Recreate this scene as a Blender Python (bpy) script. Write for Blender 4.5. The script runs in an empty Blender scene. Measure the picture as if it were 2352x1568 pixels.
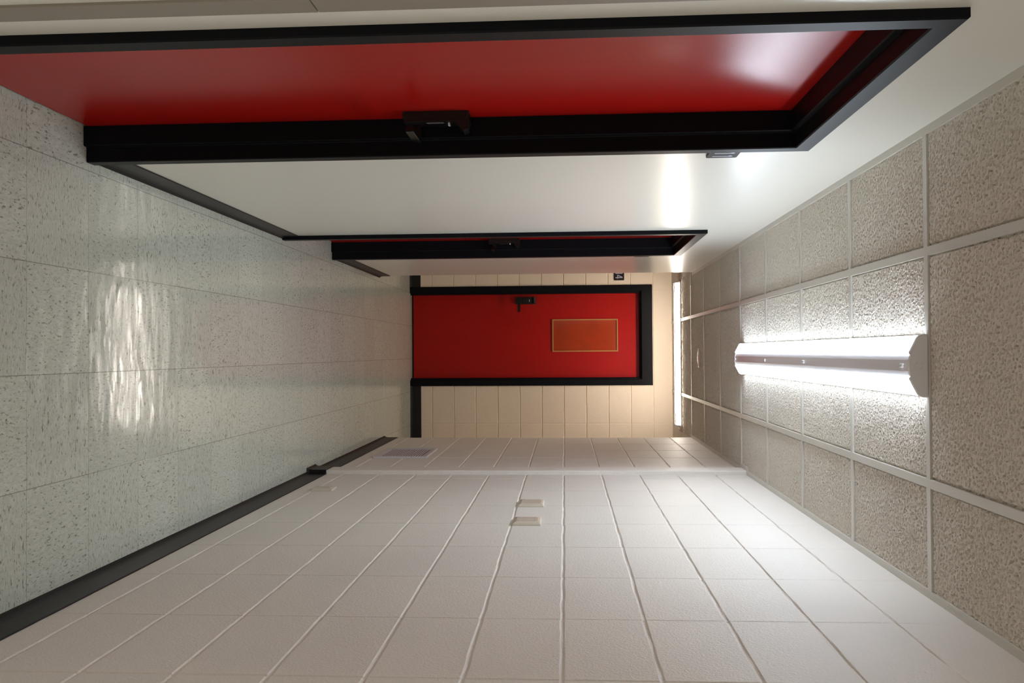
import bpy, bmesh, math, random
import numpy as np
from mathutils import Vector, Matrix

random.seed(4)
rng = np.random.default_rng(7)
SC = bpy.context.scene
COL = SC.collection

# ---------------------------------------------------------------- measures
XL, XR = -0.60, 0.668            # faces of the two corridor walls
ZC = 2.405                       # underside of the ceiling grid
YEND_L, YEND_R, YF = 6.71, 6.87, 8.06
Y0 = 0.75                        # corridor walls start here; unseen side openings added to let world fill light in
YJ, YB = -0.85, -5.0             # far side of the added openings, end of the unseen dark corridor behind the camera
BH = 0.2032                      # block course
BL = 0.4064                      # block length

# ---------------------------------------------------------------- helpers
def tag(o, label=None, cat=None, group=None, kind=None):
    if label: o['label'] = label
    if cat: o['category'] = cat
    if group: o['group'] = group
    if kind: o['kind'] = kind
    return o

def obj(name, bm, mat, parent=None, smooth=False, recalc=True):
    me = bpy.data.meshes.new(name)
    if recalc:
        bmesh.ops.recalc_face_normals(bm, faces=bm.faces[:])
    if smooth:
        for f in bm.faces: f.smooth = True
    bm.to_mesh(me); bm.free()
    me.materials.append(mat)
    o = bpy.data.objects.new(name, me)
    COL.objects.link(o)
    if parent is not None:
        o.parent = parent
        if parent.parent is None:
            o.location = -parent.location if parent.type == 'EMPTY' else o.location
    return o

def empty(name, loc=(0, 0, 0)):
    o = bpy.data.objects.new(name, None)
    o.empty_display_size = 0.1
    o.location = loc
    COL.objects.link(o)
    return o

ident = lambda a, n, z: (a, n, z)

def box(bm, a0, a1, b0, b1, c0, c1, mp=ident, bev=0.0):
    r = bmesh.ops.create_cube(bm, size=1.0)
    vs = r['verts']
    for v in vs:
        v.co = (a0 + (v.co.x + .5) * (a1 - a0), b0 + (v.co.y + .5) * (b1 - b0), c0 + (v.co.z + .5) * (c1 - c0))
    if bev > 0:
        es = list({e for v in vs for e in v.link_edges})
        rr = bmesh.ops.bevel(bm, geom=vs + es, offset=bev, segments=2, affect='EDGES', profile=0.5)
        vs = list({v for f in rr['faces'] for v in f.verts} | {v for v in vs if v.is_valid})
    for v in vs:
        v.co = mp(*v.co)
    return vs

def prism(bm, poly, c0, c1, mp):
    """extrude a 2D polygon (p, q) from c0 to c1; mp(p, q, c) -> world"""
    a = [bm.verts.new(mp(p, q, c0)) for p, q in poly]
    b = [bm.verts.new(mp(p, q, c1)) for p, q in poly]
    n = len(poly)
    for i in range(n):
        bm.faces.new((a[i], a[(i + 1) % n], b[(i + 1) % n], b[i]))
    bm.faces.new(a); bm.faces.new(b[::-1])

def loft(bm, rings, closed=False):
    vr = [[bm.verts.new(p) for p in r] for r in rings]
    n = len(vr[0])
    for r0, r1 in zip(vr[:-1], vr[1:]):
        for i in range(n if closed else n - 1):
            j = (i + 1) % n
            bm.faces.new((r0[i], r0[j], r1[j], r1[i]))
    return vr

def disc(bm, cx, cy, z0, prof, seg=48, mp=ident):
    """lathe about the vertical: prof = [(radius, z)]"""
    rings = []
    for r, z in prof:
        rings.append([mp(cx + r * math.cos(2 * math.pi * i / seg), cy + r * math.sin(2 * math.pi * i / seg), z0 + z) for i in range(seg)])
    vr = loft(bm, rings, closed=True)
    bm.faces.new(vr[0]); bm.faces.new(vr[-1])

# ---------------------------------------------------------------- materials
def mat(name):
    m = bpy.data.materials.new(name); m.use_nodes = True
    nt = m.node_tree
    b = nt.nodes['Principled BSDF']
    return m, nt, b

def N(nt, t, **kw):
    n = nt.nodes.new(t)
    for k, v in kw.items():
        if k in n.bl_rna.properties: setattr(n, k, v)
        else: n.inputs[k].default_value = v
    return n

def M(nt, op, a, b=None, c=None):
    n = nt.nodes.new('ShaderNodeMath'); n.operation = op
    for i, v in enumerate((a, b, c)):
        if v is None: continue
        if isinstance(v, (int, float)): n.inputs[i].default_value = v
        else: nt.links.new(v, n.inputs[i])
    return n.outputs[0]

def mixc(nt, fac, a, b, blend='MIX'):
    n = nt.nodes.new('ShaderNodeMix'); n.data_type = 'RGBA'; n.blend_type = blend
    for i, v in ((0, fac), (6, a), (7, b)):
        if isinstance(v, (int, float)): n.inputs[i].default_value = v
        elif isinstance(v, tuple): n.inputs[i].default_value = (*v, 1)
        else: nt.links.new(v, n.inputs[i])
    return n.outputs[2]

def maprange(nt, v, a, b, c, d):
    n = nt.nodes.new('ShaderNodeMapRange')
    nt.links.new(v, n.inputs[0])
    for i, x in enumerate((a, b, c, d)): n.inputs[i + 1].default_value = x
    return n.outputs[0]

def coords(nt, scale=(1, 1, 1)):
    g = N(nt, 'ShaderNodeNewGeometry')
    mp = N(nt, 'ShaderNodeMapping'); mp.inputs['Scale'].default_value = scale
    nt.links.new(g.outputs['Position'], mp.inputs['Vector'])
    return mp.outputs[0]

def noise(nt, vec, scale, detail=2, rough=.5):
    n = N(nt, 'ShaderNodeTexNoise'); n.inputs['Scale'].default_value = scale
    n.inputs['Detail'].default_value = detail; n.inputs['Roughness'].default_value = rough
    if vec is not None: nt.links.new(vec, n.inputs['Vector'])
    return n.outputs[0]

def bump(nt, b, h, strength, dist):
    n = N(nt, 'ShaderNodeBump'); n.inputs['Strength'].default_value = strength; n.inputs['Distance'].default_value = dist
    nt.links.new(h, n.inputs['Height']); nt.links.new(n.outputs[0], b.inputs['Normal'])

def simple(name, col, rough=.5, spec=.5, metal=0, bscale=0, bstr=.2, bdist=.001, var=0.0, coat=0.0):
    m, nt, b = mat(name)
    b.inputs['Base Color'].default_value = (*col, 1)
    b.inputs['Roughness'].default_value = rough
    b.inputs['Specular IOR Level'].default_value = spec
    b.inputs['Metallic'].default_value = metal
    b.inputs['Coat Weight'].default_value = coat
    b.inputs['Coat Roughness'].default_value = .08
    v = coords(nt)
    if bscale: bump(nt, b, noise(nt, v, bscale, 3), bstr, bdist)
    n = noise(nt, v, 6, 3)
    f = maprange(nt, n, .3, .7, 1 - var, 1 + var)
    nt.links.new(mixc(nt, 1.0, col, f, 'MULTIPLY'), b.inputs['Base Color'])
    return m

def block_paint(name, col, rough):
    m, nt, b = mat(name)
    v = coords(nt)
    n1 = noise(nt, v, 170, 3, .6)
    n2 = noise(nt, v, 2.0, 3)
    f = maprange(nt, n2, .3, .7, .97, 1.03)
    nt.links.new(mixc(nt, 1.0, col, f, 'MULTIPLY'), b.inputs['Base Color'])
    b.inputs['Roughness'].default_value = rough
    b.inputs['Specular IOR Level'].default_value = .38
    bump(nt, b, n1, .9, .0026)
    return m

M_BLOCK = block_paint('cream_block_paint', (.755, .70, .635), .48)
M_BLOCK_FAR = block_paint('warm_cream_block_paint', (.86, .73, .585), .50)

def wall_paint():
    m, nt, b = mat('smooth_cream_wall_paint')
    b.inputs['Base Color'].default_value = (.77, .745, .665, 1)
    b.inputs['Roughness'].default_value = .26
    b.inputs['Specular IOR Level'].default_value = .34
    bump(nt, b, noise(nt, coords(nt, (1, 1, .5)), 170, 2), .06, .0005)
    return m
M_WALL = wall_paint()
M_BLACK = simple('black_satin_enamel', (.006, .006, .0075), .42, .10, bscale=60, bstr=.06, var=.1)
M_RUBBER = simple('black_rubber_base', (.011, .010, .010), .42, .3, bscale=90, bstr=.08, var=.2)
def red_paint():
    m, nt, b = mat('red_door_enamel')
    f = maprange(nt, noise(nt, coords(nt, (1, 1, .4)), 5, 3), .3, .7, .96, 1.04)
    nt.links.new(mixc(nt, 1.0, (.40, .0065, .004), f, 'MULTIPLY'), b.inputs['Base Color'])
    b.inputs['Roughness'].default_value = .25
    b.inputs['Specular IOR Level'].default_value = .23
    bump(nt, b, noise(nt, coords(nt, (.5, .5, 1.6)), 150, 2), .12, .0008)
    return m
M_RED = red_paint()
M_LOCK = simple('dark_bronze_lock_metal', (.018, .016, .014), .30, .5, metal=.4)
M_LOCKBLK = simple('black_lock_plastic', (.004, .004, .005), .22, .5)
M_LEVER = simple('polished_black_lever', (.012, .011, .010), .16, .6, metal=.5)
M_IND = simple('grey_indicator_lens', (.75, .76, .78), .2, .5)
M_TAUPE = simple('taupe_batten_finish', (.29, .25, .205), .40, .4, bscale=80, bstr=.05)
M_TBAR = simple('cream_grid_enamel', (.66, .63, .57), .33, .5, bscale=40, bstr=.05)
M_PLASTIC = simple('light_grey_lamp_plastic', (.78, .76, .76), .40, .5)
M_CHANNEL = simple('white_lamp_channel_enamel', (.82, .80, .83), .26, .5)
M_CLIP = simple('clear_white_clip', (.85, .86, .88), .15, .6)
M_PLATE = simple('cream_painted_plate', (.62, .555, .455), .25, .5)
M_GRILLE = simple('white_grille_enamel', (.60, .57, .57), .30, .5)
M_LOUVRE = simple('greyish_louvre_enamel', (.55, .49, .48), .35, .5)
M_DARK = simple('painted_duct_shade', (.02, .02, .02), .8, .2)
M_SIGN = simple('black_sign_plastic', (.016, .012, .012), .55, .2)
M_DIGIT = simple('pale_grey_sign_lettering', (.42, .43, .50), .4, .4)
M_OAK = simple('varnished_oak_bead', (.46, .22, .065), .35, .4, bscale=0, var=.12)
M_COVER = simple('pale_grey_ceiling_cover', (.62, .60, .56), .32, .5)
M_WIRE = simple('safety_glass_wire', (.50, .15, .07), .5, .4, metal=.0)
M_BLIND = simple('orange_red_paper_backing', (.60, .055, .012), .8, .2, bscale=8, bstr=.3, bdist=.01, var=.12)

def glass():
    m, nt, b = mat('wired_window_glass')
    out = nt.nodes['Material Output']
    tr = N(nt, 'ShaderNodeBsdfTransparent'); tr.inputs[0].default_value = (.93, .90, .86, 1)
    gl = N(nt, 'ShaderNodeBsdfGlossy'); gl.inputs['Roughness'].default_value = .06
    lw = N(nt, 'ShaderNodeLayerWeight'); lw.inputs[0].default_value = .5
    fc = M(nt, 'ADD', M(nt, 'MULTIPLY', M(nt, 'POWER', lw.outputs['Facing'], 4.0), .6), .035)
    mx = N(nt, 'ShaderNodeMixShader')
    nt.links.new(fc, mx.inputs[0]); nt.links.new(tr.outputs[0], mx.inputs[1]); nt.links.new(gl.outputs[0], mx.inputs[2])
    nt.links.new(mx.outputs[0], out.inputs['Surface'])
    return m
M_GLASS = glass()

def lens(name, col, strength):
    m, nt, b = mat(name)
    b.inputs['Base Color'].default_value = (.9, .9, .9, 1)
    b.inputs['Roughness'].default_value = .35
    b.inputs['Emission Color'].default_value = (*col, 1)
    b.inputs['Emission Strength'].default_value = strength
    return m
M_LENS = lens('lit_lens_cool_white', (.76, .87, 1.0), 13.8)
M_LENS_FAR = lens('lit_lens_warm_white', (1.0, .91, .80), 15.5)

def ceiling_mat():
    m, nt, b = mat('rough_acoustic_tile')
    f = maprange(nt, noise(nt, coords(nt), 1.3, 2), .3, .7, .97, 1.03)
    nt.links.new(mixc(nt, 1.0, (.72, .665, .59), f, 'MULTIPLY'), b.inputs['Base Color'])
    b.inputs['Roughness'].default_value = .9
    b.inputs['Specular IOR Level'].default_value = .15
    bump(nt, b, noise(nt, coords(nt), 330, 3, .6), .6, .0015)
    return m
M_TILE = ceiling_mat()

def floor_mat():
    m, nt, b = mat('speckled_vinyl_tile')
    g = N(nt, 'ShaderNodeNewGeometry')
    sp = N(nt, 'ShaderNodeSeparateXYZ'); nt.links.new(g.outputs['Position'], sp.inputs[0])
    T = .3048
    u = M(nt, 'DIVIDE', M(nt, 'ADD', sp.outputs[0], .5571 + 20 * T), T)
    v = M(nt, 'DIVIDE', M(nt, 'ADD', sp.outputs[1], -2.2548 + 30 * T), T)
    iu, iv = M(nt, 'FLOOR', u), M(nt, 'FLOOR', v)
    fu, fv = M(nt, 'FRACT', u), M(nt, 'FRACT', v)
    par = M(nt, 'MODULO', M(nt, 'ADD', iu, iv), 2.0)
    # quarter-turned tiles: swap the fleck direction on every other tile
    x, y = sp.outputs[0], sp.outputs[1]
    def lerp(a, c):
        return M(nt, 'ADD', M(nt, 'MULTIPLY', a, M(nt, 'SUBTRACT', 1.0, par)), M(nt, 'MULTIPLY', c, par))
    p, q = lerp(x, y), lerp(y, x)
    wn = N(nt, 'ShaderNodeTexWhiteNoise'); wn.noise_dimensions = '2D'
    cv = N(nt, 'ShaderNodeCombineXYZ'); nt.links.new(iu, cv.inputs[0]); nt.links.new(iv, cv.inputs[1])
    nt.links.new(cv.outputs[0], wn.inputs['Vector'])
    def vec(sp_, sq_, z):
        c = N(nt, 'ShaderNodeCombineXYZ')
        nt.links.new(M(nt, 'MULTIPLY', p, sp_), c.inputs[0]); nt.links.new(M(nt, 'MULTIPLY', q, sq_), c.inputs[1])
        nt.links.new(M(nt, 'ADD', M(nt, 'MULTIPLY', wn.outputs[0], 9.0), z), c.inputs[2])
        return c.outputs[0]
    soft = noise(nt, vec(50, 130, 0), 1, 3, .6)
    dark = noise(nt, vec(62, 140, 3), 1, 2, .5)
    dark2 = noise(nt, vec(125, 210, 7), 1, 1, .5)
    pale = noise(nt, vec(60, 150, 11), 1, 2, .5)
    base = mixc(nt, maprange(nt, soft, .35, .65, 0, 1), (.475, .485, .40), (.575, .58, .495))
    base = mixc(nt, maprange(nt, pale, .60, .70, 0, .7), base, (.62, .62, .57))
    base = mixc(nt, maprange(nt, dark, .60, .70, 0, .85), base, (.20, .18, .13))
    base = mixc(nt, maprange(nt, dark2, .66, .75, 0, .75), base, (.15, .14, .10))
    tint = maprange(nt, wn.outputs[0], 0, 1, .955, 1.03)
    base = mixc(nt, 1.0, base, tint, 'MULTIPLY')
    def edge(f):
        return M(nt, 'MINIMUM', f, M(nt, 'SUBTRACT', 1.0, f))
    eu = maprange(nt, edge(fu), .0015, .0045, 1, 0)
    ev = maprange(nt, edge(fv), .0010, .0035, .75, 0)
    e = M(nt, 'MAXIMUM', eu, ev)
    base = mixc(nt, M(nt, 'MULTIPLY', e, .75), base, (.11, .085, .06))
    nt.links.new(base, b.inputs['Base Color'])
    # worn floor polish: streaks running across the corridor
    st = noise(nt, coords(nt, (6, 20, 1)), 1, 4, .6)
    r = maprange(nt, st, .38, .62, .08, .19)
    nt.links.new(r, b.inputs['Roughness'])
    b.inputs['Specular IOR Level'].default_value = .5
    h = M(nt, 'ADD', M(nt, 'MULTIPLY', noise(nt, coords(nt, (7, 15, 1)), 1, 2), 1.0), M(nt, 'MULTIPLY', e, -.12))
    bump(nt, b, h, 1.0, .0012)
    return m
M_FLOOR = floor_mat()

# ---------------------------------------------------------------- floor
bm = bmesh.new()
box(bm, -3.2, 3.2, YB - .1, YF + .3, -.1, 0)
tag(obj('floor', bm, M_FLOOR), 'pale grey-green speckled vinyl tile floor of the corridor', 'floor', kind='structure')

# ---------------------------------------------------------------- block walls as relief meshes
def smooth1d(n, k):
    a = rng.normal(size=n + 4 * k)
    w = np.hanning(2 * k + 1); w /= w.sum()
    a = np.convolve(a, w, 'same')[2 * k:2 * k + n]
    return a / (a.std() + 1e-9)

def relief_coords(lo, hi, joints, hw, step, extra=()):
    c = list(np.arange(lo, hi, step)) + [hi] + list(extra)
    js = [j for j in joints if lo - .02 < j < hi + .02]
    c = [x for x in c if all(abs(x - j) > hw + .004 for j in js) or x in extra or x in (lo, hi)]
    for j in js:
        c += [j + hw * t for t in (-1.35, -1.0, -.6, 0, .6, 1.0, 1.35)]
    c = np.array(sorted(x for x in set(np.round(c, 5)) if lo - 1e-6 <= x <= hi + 1e-6))
    return c

def groove(d, hw):
    t = np.clip(np.abs(d) / hw, 0, 1.35)
    return np.where(t < .6, 1.0 - .1 * t, np.clip((1.0 - t) / .4, 0, 1) * .94)

def block_relief(bm, s0, s1, z1, sj, mp, holes=(), dh=.0042, dv=.0022, step=.03):
    """mp(s, depth, z): depth is how far the surface sits behind the wall face"""
    zj = [BH * n for n in range(1, 13)]
    ex_s = [h[0] for h in holes] + [h[1] for h in holes]
    ex_z = [h[2] for h in holes] + [h[3] for h in holes]
    hw = .0056
    S = relief_coords(s0, s1, sj, .005, step, ex_s)
    Zs = relief_coords(0, z1, zj, hw, .035, ex_z)
    D = np.zeros((len(S), len(Zs)))
    for j in zj:
        off = smooth1d(len(S), 3) * .0007; amp = 1 + .18 * smooth1d(len(S), 2)
        for i in range(len(S)):
            D[i] = np.maximum(D[i], dh * np.clip(amp[i], .4, 1.3) * groove(Zs - j - off[i], hw))
    for j in sj:
        k = np.clip(rng.normal(.8, .3), .2, 1.2)
        off = smooth1d(len(Zs), 3) * .0006
        for i in range(len(Zs)):
            D[:, i] = np.maximum(D[:, i], dv * k * groove(S - j - off[i], .005))
    D += rng.normal(size=D.shape) * .00012
    V = [[bm.verts.new(mp(S[i], D[i, j], Zs[j])) for j in range(len(Zs))] for i in range(len(S))]
    for i in range(len(S) - 1):
        for j in range(len(Zs) - 1):
            cs, cz = (S[i] + S[i + 1]) / 2, (Zs[j] + Zs[j + 1]) / 2
            if any(h[0] < cs < h[1] and h[2] < cz < h[3] for h in holes): continue
            bm.faces.new((V[i][j], V[i + 1][j], V[i + 1][j + 1], V[i][j + 1]))
    for v in [v for v in bm.verts if not v.link_faces]: bm.verts.remove(v)

WT = 2.46
bm = bmesh.new()
mpR = lambda s, d, z: (XR + d, s, z)
block_relief(bm, Y0, 4.83, WT, [2.2026 + BL * k for k in range(-10, 7)], mpR)
block_relief(bm, 4.90, YEND_R, WT, [5.56 + BL * k for k in range(0, 4)], mpR)
box(bm, XR + .007, XR + .20, Y0, YEND_R, 0, WT)
box(bm, XR, XR + .2, YB, YJ, 0, WT)
wr = tag(obj('wall_right', bm, M_BLOCK, recalc=False), 'cream painted stack-bond block wall along the right side', 'wall', kind='structure')
for p_ in wr.data.polygons: p_.use_smooth = False

bm = bmesh.new()
mpF = lambda s, d, z: (s, YF + d, z)
block_relief(bm, -3.0, 3.0, WT, [-.5636 + BL * k for k in range(-6, 9)], mpF, holes=[(-.58, .275, -.1, 2.16)], step=.05, dh=.0060, dv=.0042)
box(bm, -3.1, 3.1, YF + .20, YF + .25, 0, WT)  # unseen sheet added to stop world light leaking under the far door
tag(obj('wall_back', bm, M_BLOCK_FAR, recalc=False), 'warm cream block wall facing the camera at corridor end', 'wall', kind='structure')

# cross corridor closing walls and the wall behind the camera
for nm, x0, x1, y0, y1, lb in (('wall_side_left', -3.1, -3.0, YEND_L - .2, YF + .2, 'cream wall closing the cross corridor on the left'),
                               ('wall_side_right', 3.0, 3.1, YEND_R - .2, YF + .2, 'cream wall closing the cross corridor on the right'),
                               ('wall_front', XL - .2, XR + .2, YB - .1, YB, 'cream wall closing the corridor behind the camera')):
    bm = bmesh.new(); box(bm, x0, x1, y0, y1, 0, WT)
    tag(obj(nm, bm, M_BLOCK_FAR if 'side' in nm else M_BLOCK), lb, 'wall', kind='structure')
for nm, x0, x1, y, lb in (('wall_near_left', -3.0, XL - .18, YEND_L, 'cream wall on the near side of the cross corridor, left'),
                          ('wall_near_right', XR + .19, 3.0, YEND_R, 'cream wall on the near side of the cross corridor, right')):
    bm = bmesh.new(); box(bm, x0, x1, y - .15, y, 0, WT)
    tag(obj(nm, bm, M_BLOCK_FAR), lb, 'wall', kind='structure')

# ---------------------------------------------------------------- left wall with two door openings
DA = dict(s0=1.575, s1=2.595, zt=2.148)
DB = dict(s0=4.375, s1=5.378, zt=2.142)
bm = bmesh.new()
segs = [(Y0, DA['s0'] + .03, 0), (DA['s0'] + .03, DA['s1'] - .03, DA['zt'] - .03), (DA['s1'] - .03, DB['s0'] + .03, 0),
        (DB['s0'] + .03, DB['s1'] - .03, DB['zt'] - .03), (DB['s1'] - .03, YEND_L, 0)]
for a, c, z in segs:
    box(bm, XL - .2, XL, a, c, z, WT)
bmesh.ops.remove_doubles(bm, verts=bm.verts[:], dist=1e-5)
box(bm, XL - .26, XL - .21, Y0, YEND_L, 0, WT)  # unseen sheet added behind the left doors to keep world light out
box(bm, XL - .2, XL, YB, YJ, 0, WT)
tag(obj('wall_left', bm, M_WALL), 'smooth glossy pale cream wall along the left side', 'wall', kind='structure')

# ---------------------------------------------------------------- doors
def frame_mesh(bm, s0, s1, zt, ws, wh, prot, n1, stop, n2, mp):
    sL, sR, zT = s0 + ws, s1 - ws, zt - wh
    c = .003
    P = [(-ws, -wh, -.01), (-ws, -wh, prot - c), (-ws + c, -wh + c, prot), (-c, -c, prot), (0, 0, prot - c),
         (0, 0, n1 + c), (c * .3, c * .3, n1), (stop - c, stop - c, n1), (stop, stop, n1 - c), (stop, stop, n2), (0, 0, n2), (0, 0, n2 - .06)]
    rings = []
    for os_, oh, n in P:
        rings.append([mp(sL + os_, n, 0), mp(sL + os_, n, zT - oh), mp(sR - os_, n, zT - oh), mp(sR - os_, n, 0)])
    loft(bm, rings)
    return sL, sR, zT

def lockset(root, mp, latch, sgn, n0, lever_len=.137):
    """latch: s of the plate edge next to the jamb; sgn: direction towards the hinges; n0: leaf face"""
    L = lambda a, n, z: mp(latch + sgn * a, n0 + n, z)
    bm = bmesh.new()
    # escutcheon with chamfered top
    prof = [(0, .983), (0, 1.160), (.006, 1.167), (.059, 1.167), (.065, 1.160), (.065, .983), (.059, .977), (.006, .977)]
    prism(bm, prof, 0, .020, lambda p, q, c: L(p, c, q))
    prof2 = [(.003 + (p - .0325) * .92 + .0295, 1.072 + (q - 1.072) * .965) for p, q in prof]
    prism(bm, prof2, .018, .028, lambda p, q, c: L(p, c, q))
    plate = obj('lockset', bm, M_LOCK, root)
    plate['label'] = 'dark bronze electronic lock with lever'
    sub = lambda nm, b_, m_: obj(nm, b_, m_, plate)
    bm = bmesh.new()
    box(bm, .008, .057, .024, .034, 1.043, 1.097, L, .003)
    sub('reader_panel', bm, M_LOCKBLK)
    bm = bmesh.new()
    box(bm, .024, .042, .026, .0345, 1.105, 1.110, L)
    sub('indicator_light', bm, M_IND)
    bm = bmesh.new()
    # hood over the key cylinder, a wedge that leans out at the top
    prism(bm, [(.010, 1.120), (.028, 1.128), (.056, 1.150), (.050, 1.163), (.028, 1.167), (.010, 1.167)], .004, .061, lambda p, q, c: L(c, p, q))
    sub('key_hood', bm, M_LOCK)
    bm = bmesh.new()
    box(bm, .004, .026, .024, .066, 1.000, 1.024, L, .003)
    box(bm, .004, lever_len + .004, .064, .079, 1.000, 1.024, L, .002)
    sub('lever', bm, M_LEVER)
    return plate

def make_door(name, label, s0, s1, zt, ws, wh, mp, root_loc, latch_at, sgn, prot=.020, n2=-.085, stop=.016, n1=-.026, leaf_gap=.010):
    root = empty(name, root_loc)
    tag(root, label, 'door', kind='structure')
    bm = bmesh.new()
    sL, sR, zT = frame_mesh(bm, s0, s1, zt, ws, wh, prot, n1, stop, n2, mp)
    fr = obj('door_frame', bm, M_BLACK, root)
    fr['label'] = 'black painted steel door frame'
    bm = bmesh.new()
    box(bm, sL + .003, sR - .003, n2 - .044, n2 - .0005, leaf_gap, zT - .004, mp, .0015)
    leaf = obj('door_leaf', bm, M_RED, root)
    lockset(root, mp, latch_at(sL, sR), sgn, n2)
    return root, sL, sR, zT

mpL = lambda s, n, z: (XL + n, s, z)
dA = make_door('door_1', 'red glossy door in black frame, nearest on the left wall', DA['s0'], DA['s1'], DA['zt'], .047, .050, mpL,
               (XL, 2.08, 0), lambda l, r: r - .016 - .012, -1)
dB = make_door('door_2', 'red door in black frame farther along the left wall', DB['s0'], DB['s1'], DB['zt'], .047, .050, mpL,
               (XL, 4.88, 0), lambda l, r: r - .016 - .012, -1)
mpC = lambda s, n, z: (s, YF - n, z)
dC, cL, cR, cT = make_door('door_3', 'red door with small window facing the camera at the corridor end', -.611, .307, 2.231, .056, .099, mpC,
                           (-.152, YF, 0), lambda l, r: l + .016 + .027, 1, prot=.012, leaf_gap=.016)
# vision panel of the far door
leafy = YF + .085
wx0, wx1, wz0, wz1 = -.304, -.003, 1.317, 1.922
bm = bmesh.new()
bm2 = bmesh.new()
tw, tp = .010, .012
def trimring(bm):
    P = [(0, 0), (0, tp), (tw, tp), (tw, -.012)]
    rings = []
    for o, n in P:
        rings.append([(wx0 + o, leafy - n, wz0 + o), (wx0 + o, leafy - n, wz1 - o), (wx1 - o, leafy - n, wz1 - o), (wx1 - o, leafy - n, wz0 + o)])
    vr = [[bm.verts.new(p) for p in r] for r in rings]
    for a, b_ in zip(vr[:-1], vr[1:]):
        for i in range(4):
            bm.faces.new((a[i], a[(i + 1) % 4], b_[(i + 1) % 4], b_[i]))
trimring(bm)
tr = obj('window_bead', bm, M_OAK, dC)
tr['label'] = 'thin varnished oak bead around the door window'
box(bm2, wx0 + tw, wx1 - tw, leafy - .0030, leafy - .0020, wz0 + tw, wz1 - tw)
pane = obj('window_pane', bm2, M_GLASS, dC)
bm = bmesh.new()
box(bm, wx0 + .004, wx1 - .004, leafy - .0012, leafy + .001, wz0 + .004, wz1 - .004)
bk = obj('paper_backing', bm, M_BLIND, dC)
bk['label'] = 'orange-red sheet behind the wired glass'
bm = bmesh.new()
ax0, ax1, az0, az1 = wx0 + tw, wx1 - tw, wz0 + tw, wz1 - tw
pitch = .0150
def clipseg(x0, z0, dx, dz):
    t0, t1 = -9, 9
    for p, d, lo, hi in ((x0, dx, ax0, ax1), (z0, dz, az0, az1)):
        a, b_ = sorted(((lo - p) / d, (hi - p) / d)); t0, t1 = max(t0, a), min(t1, b_)
    return (t0, t1) if t1 > t0 + .002 else None
for sg in (1, -1):
    for k in range(-60, 60):
        x0, z0, dx, dz = ax0 + k * pitch * 1.25, az0, .62 * sg, .785
        r_ = clipseg(x0, z0, dx, dz)
        if not r_: continue
        w = .0006; nx, nz = -dz * w, dx * w
        y = leafy - .0018
        q = [bm.verts.new((x0 + dx * t + s_ * nx, y, z0 + dz * t + s_ * nz)) for t, s_ in ((r_[0], 1), (r_[1], 1), (r_[1], -1), (r_[0], -1))]
        bm.faces.new(q)
wi = obj('safety_wire', bm, M_WIRE, dC)

# ---------------------------------------------------------------- base boards (cove base)
def cove(bm, path, nrm, h, th=.004, toe=.014):
    """path: list of (x, y); nrm: list of unit normals (into the corridor) at each path point"""
    prof = [(0, h), (th * .6, h), (th, h - .002), (th, .030), (th + .001, .020), (th + .003, .012), (th + .007, .005), (toe, .0015), (toe, 0)]
    rings = [[(x + n[0] * o, y + n[1] * o, z) for (x, y), n in zip(path, nrm)] for o, z in prof]
    loft(bm, rings)

Lp = lambda a, b_: ([(XL, a), (XL, b_)], [(1, 0), (1, 0)])
bm = bmesh.new(); cove(bm, *Lp(DA['s1'] + .0005, DB['s0'] - .0005), .086)
tag(obj('baseboard_left', bm, M_RUBBER), 'black rubber cove base between the two left doors', 'baseboard', kind='structure')
bm = bmesh.new(); cove(bm, [(XL, DB['s1'] + .0005), (XL, YEND_L), (XL - .19, YEND_L)], [(1, 0), (1, 1), (0, 1)], .086)
tag(obj('baseboard_left', bm, M_RUBBER), 'short black rubber cove base beyond the farther left door', 'baseboard', kind='structure')
bm = bmesh.new(); cove(bm, *Lp(Y0, DA['s0'] - .0005), .086)
tag(obj('baseboard_left', bm, M_RUBBER), 'black rubber cove base before the nearest left door', 'baseboard', kind='structure')
PX, PY0, PY1 = .646, 4.795, 4.945
bm = bmesh.new()
pth = [(XR, Y0), (XR, PY0), (PX, PY0), (PX, PY1), (XR, PY1), (XR, YEND_R), (XR + .19, YEND_R)]
nr = [(-1, 0), (-1, -1), (-1, -1), (-1, 1), (-1, 1), (-1, 1), (0, 1)]
cove(bm, pth, nr, .108)
tag(obj('baseboard_right', bm, M_RUBBER), 'long black rubber cove base along the right block wall', 'baseboard', kind='structure')
for a, b_, lb in ((-3.0, -.6115, 'black rubber cove base left of the far red door'), (.3075, 3.0, 'black rubber cove base right of the far red door')):
    bm = bmesh.new(); cove(bm, [(a, YF), (b_, YF)], [(0, -1), (0, -1)], .100)
    tag(obj('baseboard_back', bm, M_RUBBER), lb, 'baseboard', kind='structure')

# ---------------------------------------------------------------- pilaster
bm = bmesh.new()
r_ = .006
pf = [(XR + .01, PY0), (PX + r_, PY0), (PX + r_ * .3, PY0 + r_ * .3), (PX, PY0 + r_), (PX, PY1 - r_), (PX + r_ * .3, PY1 - r_ * .3), (PX + r_, PY1), (XR + .01, PY1)]
prism(bm, pf, 0, WT, lambda p, q, c: (p, q, c))
tag(obj('trim_1', bm, M_BLOCK), 'smooth cream pilaster standing slightly proud of the right wall', 'pilaster', kind='structure')

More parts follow.
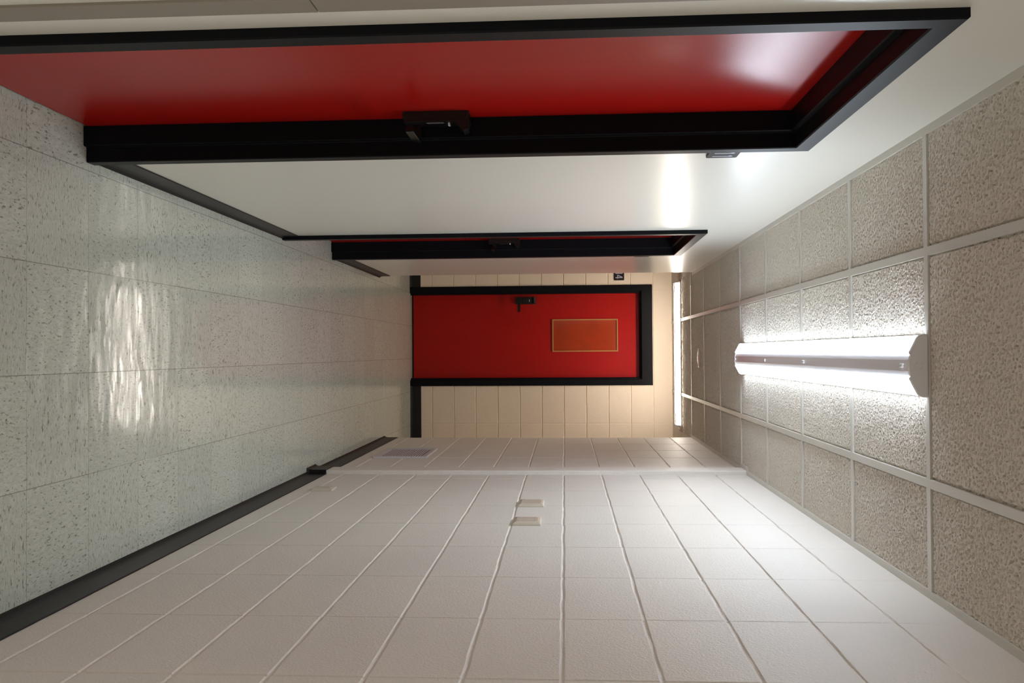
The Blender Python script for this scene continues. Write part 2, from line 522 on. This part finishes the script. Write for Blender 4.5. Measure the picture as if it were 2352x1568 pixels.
# ---------------------------------------------------------------- ceiling tiles (relief) and grid
BX = (-.264, .359)
BY = [2.42 + .631 * k for k in range(-6, 9)]
def fftnoise(nx, ny, dx, dy, lo, hi):
    f = np.fft.rfft2(rng.normal(size=(nx, ny)))
    kx = np.fft.fftfreq(nx, dx)[:, None]; ky = np.fft.rfftfreq(ny, dy)[None, :]
    k = np.sqrt(kx * kx + ky * ky)
    f *= np.exp(-((k - (lo + hi) / 2) / ((hi - lo) / 2)) ** 2)
    a = np.fft.irfft2(f, s=(nx, ny)); return a / a.std()

bm = None
verts, faces = [], []
def tile_patch(x0, x1, y0, y1, st, bx):
    nx, ny = max(3, int((x1 - x0) / st)), max(3, int((y1 - y0) / st))
    xs = np.linspace(x0, x1, nx); ys = np.linspace(y0, y1, ny)
    if st < .02:
        a = fftnoise(nx, ny, st, st, 55, 135); c = fftnoise(nx, ny, st, st, 30, 80)
        n = .75 * a + .5 * c
        h = -.0009 * np.tanh(1.5 * n) + .0115 * np.clip(n - .42, 0, 1.0)
    else:
        h = np.zeros((nx, ny))
    X, Y = np.meshgrid(xs, ys, indexing='ij')
    d = np.full(X.shape, 9.0)
    for b_ in bx: d = np.minimum(d, np.abs(X - b_))
    for b_ in BY: d = np.minimum(d, np.abs(Y - b_))
    h = h + np.where(d < .017, .005, 0)
    Z = ZC + .0035 + h
    base = len(verts)
    verts.extend(np.stack([X, Y, Z], -1).reshape(-1, 3).tolist())
    idx = (base + np.arange(nx * ny)).reshape(nx, ny)
    q = np.stack([idx[:-1, :-1], idx[:-1, 1:], idx[1:, 1:], idx[1:, :-1]], -1).reshape(-1, 4)
    faces.extend(q.tolist())
tile_patch(XL - .01, XR + .01, YB, 1.158, .05, BX)
tile_patch(-1.9, XL - .01, YJ - .1, Y0 + .1, .05, ())
tile_patch(XR + .01, 1.9, YJ - .1, Y0 + .1, .05, ())
tile_patch(XL - .01, XR + .01, 1.158, 3.682, .0031, BX)
tile_patch(XL - .01, XR + .01, 3.682, 4.944, .0042, BX)
tile_patch(XL - .01, XR + .01, 4.944, 6.837, .0060, BX)
tile_patch(-3.0, XL - .01, 6.66, YF, .05, ())
tile_patch(XR + .01, 3.0, 6.66, YF, .05, ())
tile_patch(XL - .01, XR + .01, 6.837, YF, .008, BX)
n_ = len(verts)
verts += [(-3.1, YB - .1, ZC + .045), (3.1, YB - .1, ZC + .045), (3.1, YF + .25, ZC + .045), (-3.1, YF + .25, ZC + .045)]  # unseen sheet above the tiles, added to block world light at the seams
faces.append((n_, n_ + 1, n_ + 2, n_ + 3))
me = bpy.data.meshes.new('ceiling'); me.from_pydata(verts, [], faces); me.materials.append(M_TILE)
co = bpy.data.objects.new('ceiling', me); COL.objects.link(co)
tag(co, 'rough-textured beige lay-in tile ceiling', 'ceiling', kind='structure')

bm = bmesh.new()
hw = .012
for b_ in BX:
    box(bm, b_ - hw, b_ + hw, Y0, YF, ZC - .001, ZC + .0075)
for b_ in BY:
    if b_ < YF - .02:
        box(bm, XL, XR, b_ - hw, b_ + hw, ZC - .0005, ZC + .0078)
tag(obj('trim_2', bm, M_TBAR), 'cream metal tee-bar grid holding the ceiling tiles', 'ceiling grid', kind='structure')
bm = bmesh.new()
aw, at = .022, .0028
def angle_run(bm, path, nrm):
    # L section: leg along the ceiling, leg up the wall
    prof = [(0, ZC - .001), (aw, ZC - .001), (aw, ZC + .008), (0, ZC + .008)]
    rings = [[(x + n[0] * o, y + n[1] * o, z) for (x, y), n in zip(path, nrm)] for o, z in prof]
    loft(bm, rings)
angle_run(bm, [(XL, Y0), (XL, YEND_L + .05)], [(1, 0), (1, 0)])
angle_run(bm, pth[:-1], nr[:-1])
tag(obj('trim_3', bm, M_TBAR), 'cream wall angle where the ceiling meets the corridor walls', 'wall angle', kind='structure')

# ---------------------------------------------------------------- lights
def wrap_light(name, label, cx, cy, length, along_y, lensmat, n_clips):
    root = empty(name, (cx, cy, ZC))
    tag(root, label, 'ceiling light', 'wraparound ceiling lights')
    if along_y: mp = lambda w, l, d: (cx + w, cy + l, ZC - .001 - d)
    else: mp = lambda w, l, d: (cx + l, cy + w, ZC - .001 - d)
    H = length / 2
    e = .014
    # centre channel
    bm = bmesh.new()
    prism(bm, [(-.0290, .002), (-.0290, .0405), (-.0150, .0445), (.0150, .0445), (.0290, .0405), (.0290, .002)], -H + .006, H - .006, lambda p, q, c: mp(p, c, q))
    obj('channel', bm, M_CHANNEL, root)
    bm = bmesh.new()
    box(bm, -.0826, .0826, -H + .004, H - .004, .0003, .0088, mp, .0012)
    obj('backing_pan', bm, M_PLASTIC, root)
    lensprof = [(.0295, .009), (.0295, .0405), (.033, .0425), (.037, .0422), (.042, .0398), (.070, .0262), (.077, .0222), (.081, .0178), (.0822, .009)]
    for sg in (-1, 1):
        bm = bmesh.new()
        prism(bm, [(sg * p, q) for p, q in lensprof], -H + e, H - e, lambda p, q, c: mp(p, c, q))
        obj('lens', bm, lensmat, root)
    half = [(0, .0480), (.012, .0475), (.024, .0448), (.029, .0425), (.033, .0455), (.037, .0458), (.042, .0430), (.072, .0280), (.079, .0240), (.083, .0180), (.0845, .010), (.0845, .002), (.0825, 0)]
    poly = [(-p, q) for p, q in half[::-1]] + half[1:]
    for sg in (-1, 1):
        bm = bmesh.new()
        prism(bm, poly, sg * H, sg * (H - e), lambda p, q, c: mp(p, c, q))
        es = [e_ for e_ in bm.edges if all(abs(abs(Vector((v.co - root.location))[1 if along_y else 0]) - H) < 1e-5 for v in e_.verts)]
        bmesh.ops.bevel(bm, geom=es, offset=.002, segments=2, affect='EDGES')
        cap = obj('end_cap', bm, M_PLASTIC, root)
        # round knockout on the cap
        bm = bmesh.new()
        R_, t_, cz = .0095, .0013, .0245
        for k in range(4):
            a0 = k * math.pi / 2 + .18; a1 = (k + 1) * math.pi / 2 - .18
            rings = []
            for i in range(9):
                a = a0 + (a1 - a0) * i / 8
                pts = []
                for j in range(6):
                    b_ = 2 * math.pi * j / 6
                    rr = R_ + t_ * math.cos(b_)
                    pts.append(mp(rr * math.cos(a), sg * (H + t_ * math.sin(b_) * .8), cz + rr * math.sin(a)))
                rings.append(pts)
            loft(bm, rings, closed=True)
        kn = obj('knockout_ring', bm, M_CLIP, cap, smooth=True)  # bright white colour stands in for the reflection along the ring
    for k in range(n_clips):
        l = [-H + .055, -H + 1.05, -H + 1.71, H - .03][k] if n_clips == 4 else (-H + .055 + k * (length - .1))
        bm = bmesh.new()
        box(bm, -.0055, .0055, l - .010, l + .010, .0440, .0520, mp, .0025)
        obj('clip', bm, M_CLIP, root)
    return root

wrap_light('wraparound_light', 'long lit two-lobed ceiling light running along the corridor', .043, 3.633, 2.445, True, M_LENS, 4)
wrap_light('wraparound_light', 'lit ceiling light set crosswise before the far red door', .021, 7.49, 1.222, False, M_LENS_FAR, 2)

# ---------------------------------------------------------------- round ceiling cover
bm = bmesh.new()
disc(bm, 0, 0, ZC + .003, [(.0675, .003), (.0675, -.004), (.066, -.0065), (.063, -.0075), (.060, -.0068), (.057, -.0068), (.03, -.0085), (.006, -.009)], 56)
for v in bm.verts: v.co += Vector((.050, 6.45, 0))
o = obj('ceiling_cover', bm, M_COVER)
tag(o, 'small round pale cover plate on the ceiling between the two lights', 'cover plate')

# ---------------------------------------------------------------- wall plates on the right wall
def blank_plate(label, y0, y1, z0, z1, group=None):
    root = empty('blank_plate', (XR, (y0 + y1) / 2, (z0 + z1) / 2))
    tag(root, label, 'wall plate', group)
    bm = bmesh.new()
    prof = [(0, -.003), (0, .004), (.004, .0085), (.020, .0125), (.024, .0130)]
    rings = []
    for o_, n in prof:
        x = XR - n
        rings.append([(x, y0 + o_, z0 + o_ * .55), (x, y1 - o_, z0 + o_ * .55), (x, y1 - o_, z1 - o_ * .55), (x, y0 + o_, z1 - o_ * .55)])
    vr = loft(bm, rings, closed=True)
    bm.faces.new(vr[-1])
    obj('plate', bm, M_PLATE, root)
    for yy in (y0 + .034, y1 - .034):
        for zz in (z0 + .020, z1 - .020):
            bm = bmesh.new()
            disc(bm, 0, 0, 0, [(.0040, 0), (.0040, .0012), (.0028, .0024), (.0008, .0027)], 14, mp=lambda a, b_, c, yy=yy, zz=zz: (XR - .0125 - c, yy + a, zz + b_))
            obj('screw', bm, M_PLATE, root)
    return root
blank_plate('upper-wall blank cream plate on the right wall, nearer the camera of the pair', 3.383, 3.520, 1.227, 1.334)
blank_plate('upper-wall blank cream plate on the right wall, nearer the pilaster of the pair', 3.788, 3.936, 1.227, 1.336)
blank_plate('low blank cream plate just above the right baseboard, before the pilaster', 4.200, 4.300, .199, .297)

# ---------------------------------------------------------------- air grille
root = empty('air_grille', (XR, 5.787, .377))
tag(root, 'white metal louvred air grille low on the right wall beyond the pilaster', 'air grille')
gy0, gy1, gz0, gz1 = 5.540, 6.035, .206, .548
bm = bmesh.new()
fw, fn = .030, .010
P = [(0, -.004), (0, fn - .002), (.002, fn), (fw - .002, fn - .001), (fw, fn - .003), (fw, -.002)]
rings = [[(XR - n, gy0 + o_, gz0 + o_), (XR - n, gy1 - o_, gz0 + o_), (XR - n, gy1 - o_, gz1 - o_), (XR - n, gy0 + o_, gz1 - o_)] for o_, n in P]
loft(bm, rings, closed=True)
obj('grille_frame', bm, M_GRILLE, root)
bm = bmesh.new()
box(bm, XR - .0012, XR - .0004, gy0 + fw, gy1 - fw, gz0 + fw, gz1 - fw)  # flat dark sheet painting the shade between the blades; no hollow behind
obj('duct_shade_sheet', bm, M_DARK, root)
NL = 17
for k in range(NL):
    z = gz0 + fw + (gz1 - gz0 - 2 * fw) * (k + .5) / NL
    bm = bmesh.new()
    prism(bm, [(XR - .0014, z - .0008), (XR - .0056, z - .0034), (XR - .0060, z - .0022), (XR - .0014, z + .0014)], gy0 + fw, gy1 - fw, lambda p, q, c: (p, c, q))
    obj('louvre', bm, M_LOUVRE, root)

# ---------------------------------------------------------------- number signs
def strokes_digit(d, x, z, w, h, t):
    """list of polygons (s, z) for a digit with lower-left corner (x, z)"""
    if d == '1':
        c = x + w * .60
        return [[(c - t / 2, z), (c + t / 2, z), (c + t / 2, z + h), (c - t / 2, z + h)],
                [(c - t * 1.7, z + h * .74), (c - t * .3, z + h * .86), (c - t * .3, z + h), (c - t * 1.7, z + h * .88)]]
    c = x + w * .72
    return [[(c - t / 2, z), (c + t / 2, z), (c + t / 2, z + h), (c - t / 2, z + h)],
            [(x, z + h * .24), (x + w, z + h * .24), (x + w, z + h * .24 + t * .9), (x, z + h * .24 + t * .9)],
            [(x, z + h * .24 + t * .9), (x + t * 1.15, z + h * .24 + t * .9), (c + t * .1, z + h), (c - t * .7, z + h)]]

def sign(label, s0, s1, z0, z1, mp, text, spots, dw, dh, t, th=.007):
    root = empty('room_sign', mp((s0 + s1) / 2, 0, (z0 + z1) / 2))
    tag(root, label, 'sign')
    bm = bmesh.new()
    c = .004
    poly = [(s0 + c, z0), (s1 - c, z0), (s1, z0 + c), (s1, z1 - c), (s1 - c, z1), (s0 + c, z1), (s0, z1 - c), (s0, z0 + c)]
    prism(bm, poly, 0, th, lambda p, q, n: mp(p, n, q))
    obj('sign_plate', bm, M_SIGN, root)
    for ch, s_ in zip(text, spots):
        bm = bmesh.new()
        for i_, poly in enumerate(strokes_digit(ch, s_, z0 + (z1 - z0 - dh) / 2, dw, dh, t)):
            prism(bm, poly, th - .0005, th + .0008 + .0002 * i_, lambda p, q, n: mp(p, n, q))
        obj('digit', bm, M_DIGIT, root)
    return root
sign('black number 11 sign beside the nearest left door', 2.612, 2.719, 1.870, 1.962, mpL, '11', (2.640, 2.680), .024, .060, .0072)
sign('black sign edge peeping past the farther left door frame', 5.397, 5.510, 1.870, 1.960, mpL, '', (), .024, .060, .0072, th=.009)
sign('black number 14 sign on the far wall left of the door', -.768, -.653, 1.885, 1.978, mpC, '14', (-.738, -.703), .035, .064, .0085)

# ---------------------------------------------------------------- taupe batten on the left wall before door 1
root = empty('wall_batten', (XL, 1.468, 0))
tag(root, 'taupe vertical batten strip on the left wall nearest the camera', 'batten')
for z0, z1 in ((.088, 1.0085), (1.0110, ZC - .002)):
    bm = bmesh.new()
    y0, y1, n, c = 1.438, 1.497, .006, .0012
    prism(bm, [(XL - .001, y0), (XL + n - c, y0), (XL + n, y0 + c), (XL + n, y1 - c), (XL + n - c, y1), (XL - .001, y1)], z0, z1, lambda p, q, c_: (p, q, c_))
    obj('strip', bm, M_TAUPE, root)

# ---------------------------------------------------------------- camera
f, pitch_, yaw_, roll_, hcam = 2012.634, -0.0603895, -0.0124940, -0.0073658, 1.43368
cp, sp, cy, sy = math.cos(pitch_), math.sin(pitch_), math.cos(yaw_), math.sin(yaw_)
fw_ = Vector((sy * cp, cy * cp, sp)); rt = Vector((cy, -sy, 0)); up = rt.cross(fw_)
c_, s_ = math.cos(roll_), math.sin(roll_)
rt2 = rt * c_ + up * s_; up2 = up * c_ - rt * s_
cam = bpy.data.cameras.new('camera'); cam.sensor_fit = 'HORIZONTAL'; cam.sensor_width = 36.0
cam.lens = f / 2352 * 36.0; cam.clip_start = .02
camo = bpy.data.objects.new('camera', cam); COL.objects.link(camo)
ax, ay, az = up2, -rt2, -fw_          # the photograph lies on its side: world up points right in the frame
camo.matrix_world = Matrix(((ax.x, ay.x, az.x, 0), (ax.y, ay.y, az.y, 0), (ax.z, ay.z, az.z, hcam), (0, 0, 0, 1)))
SC.camera = camo

# ---------------------------------------------------------------- world and view
w = bpy.data.worlds.new('world'); SC.world = w; w.use_nodes = True
w.node_tree.nodes['Background'].inputs[0].default_value = (1, .985, .96, 1)
w.node_tree.nodes['Background'].inputs[1].default_value = 1.1  # fill light, entering through the openings added beside the camera
SC.view_settings.view_transform = 'Standard'
SC.view_settings.look = 'None'
SC.view_settings.exposure = 0.92
SC.view_settings.gamma = 1.0
SC.view_settings.use_curve_mapping = False
SC.cycles.max_bounces = 10
SC.cycles.diffuse_bounces = 6
SC.cycles.glossy_bounces = 5
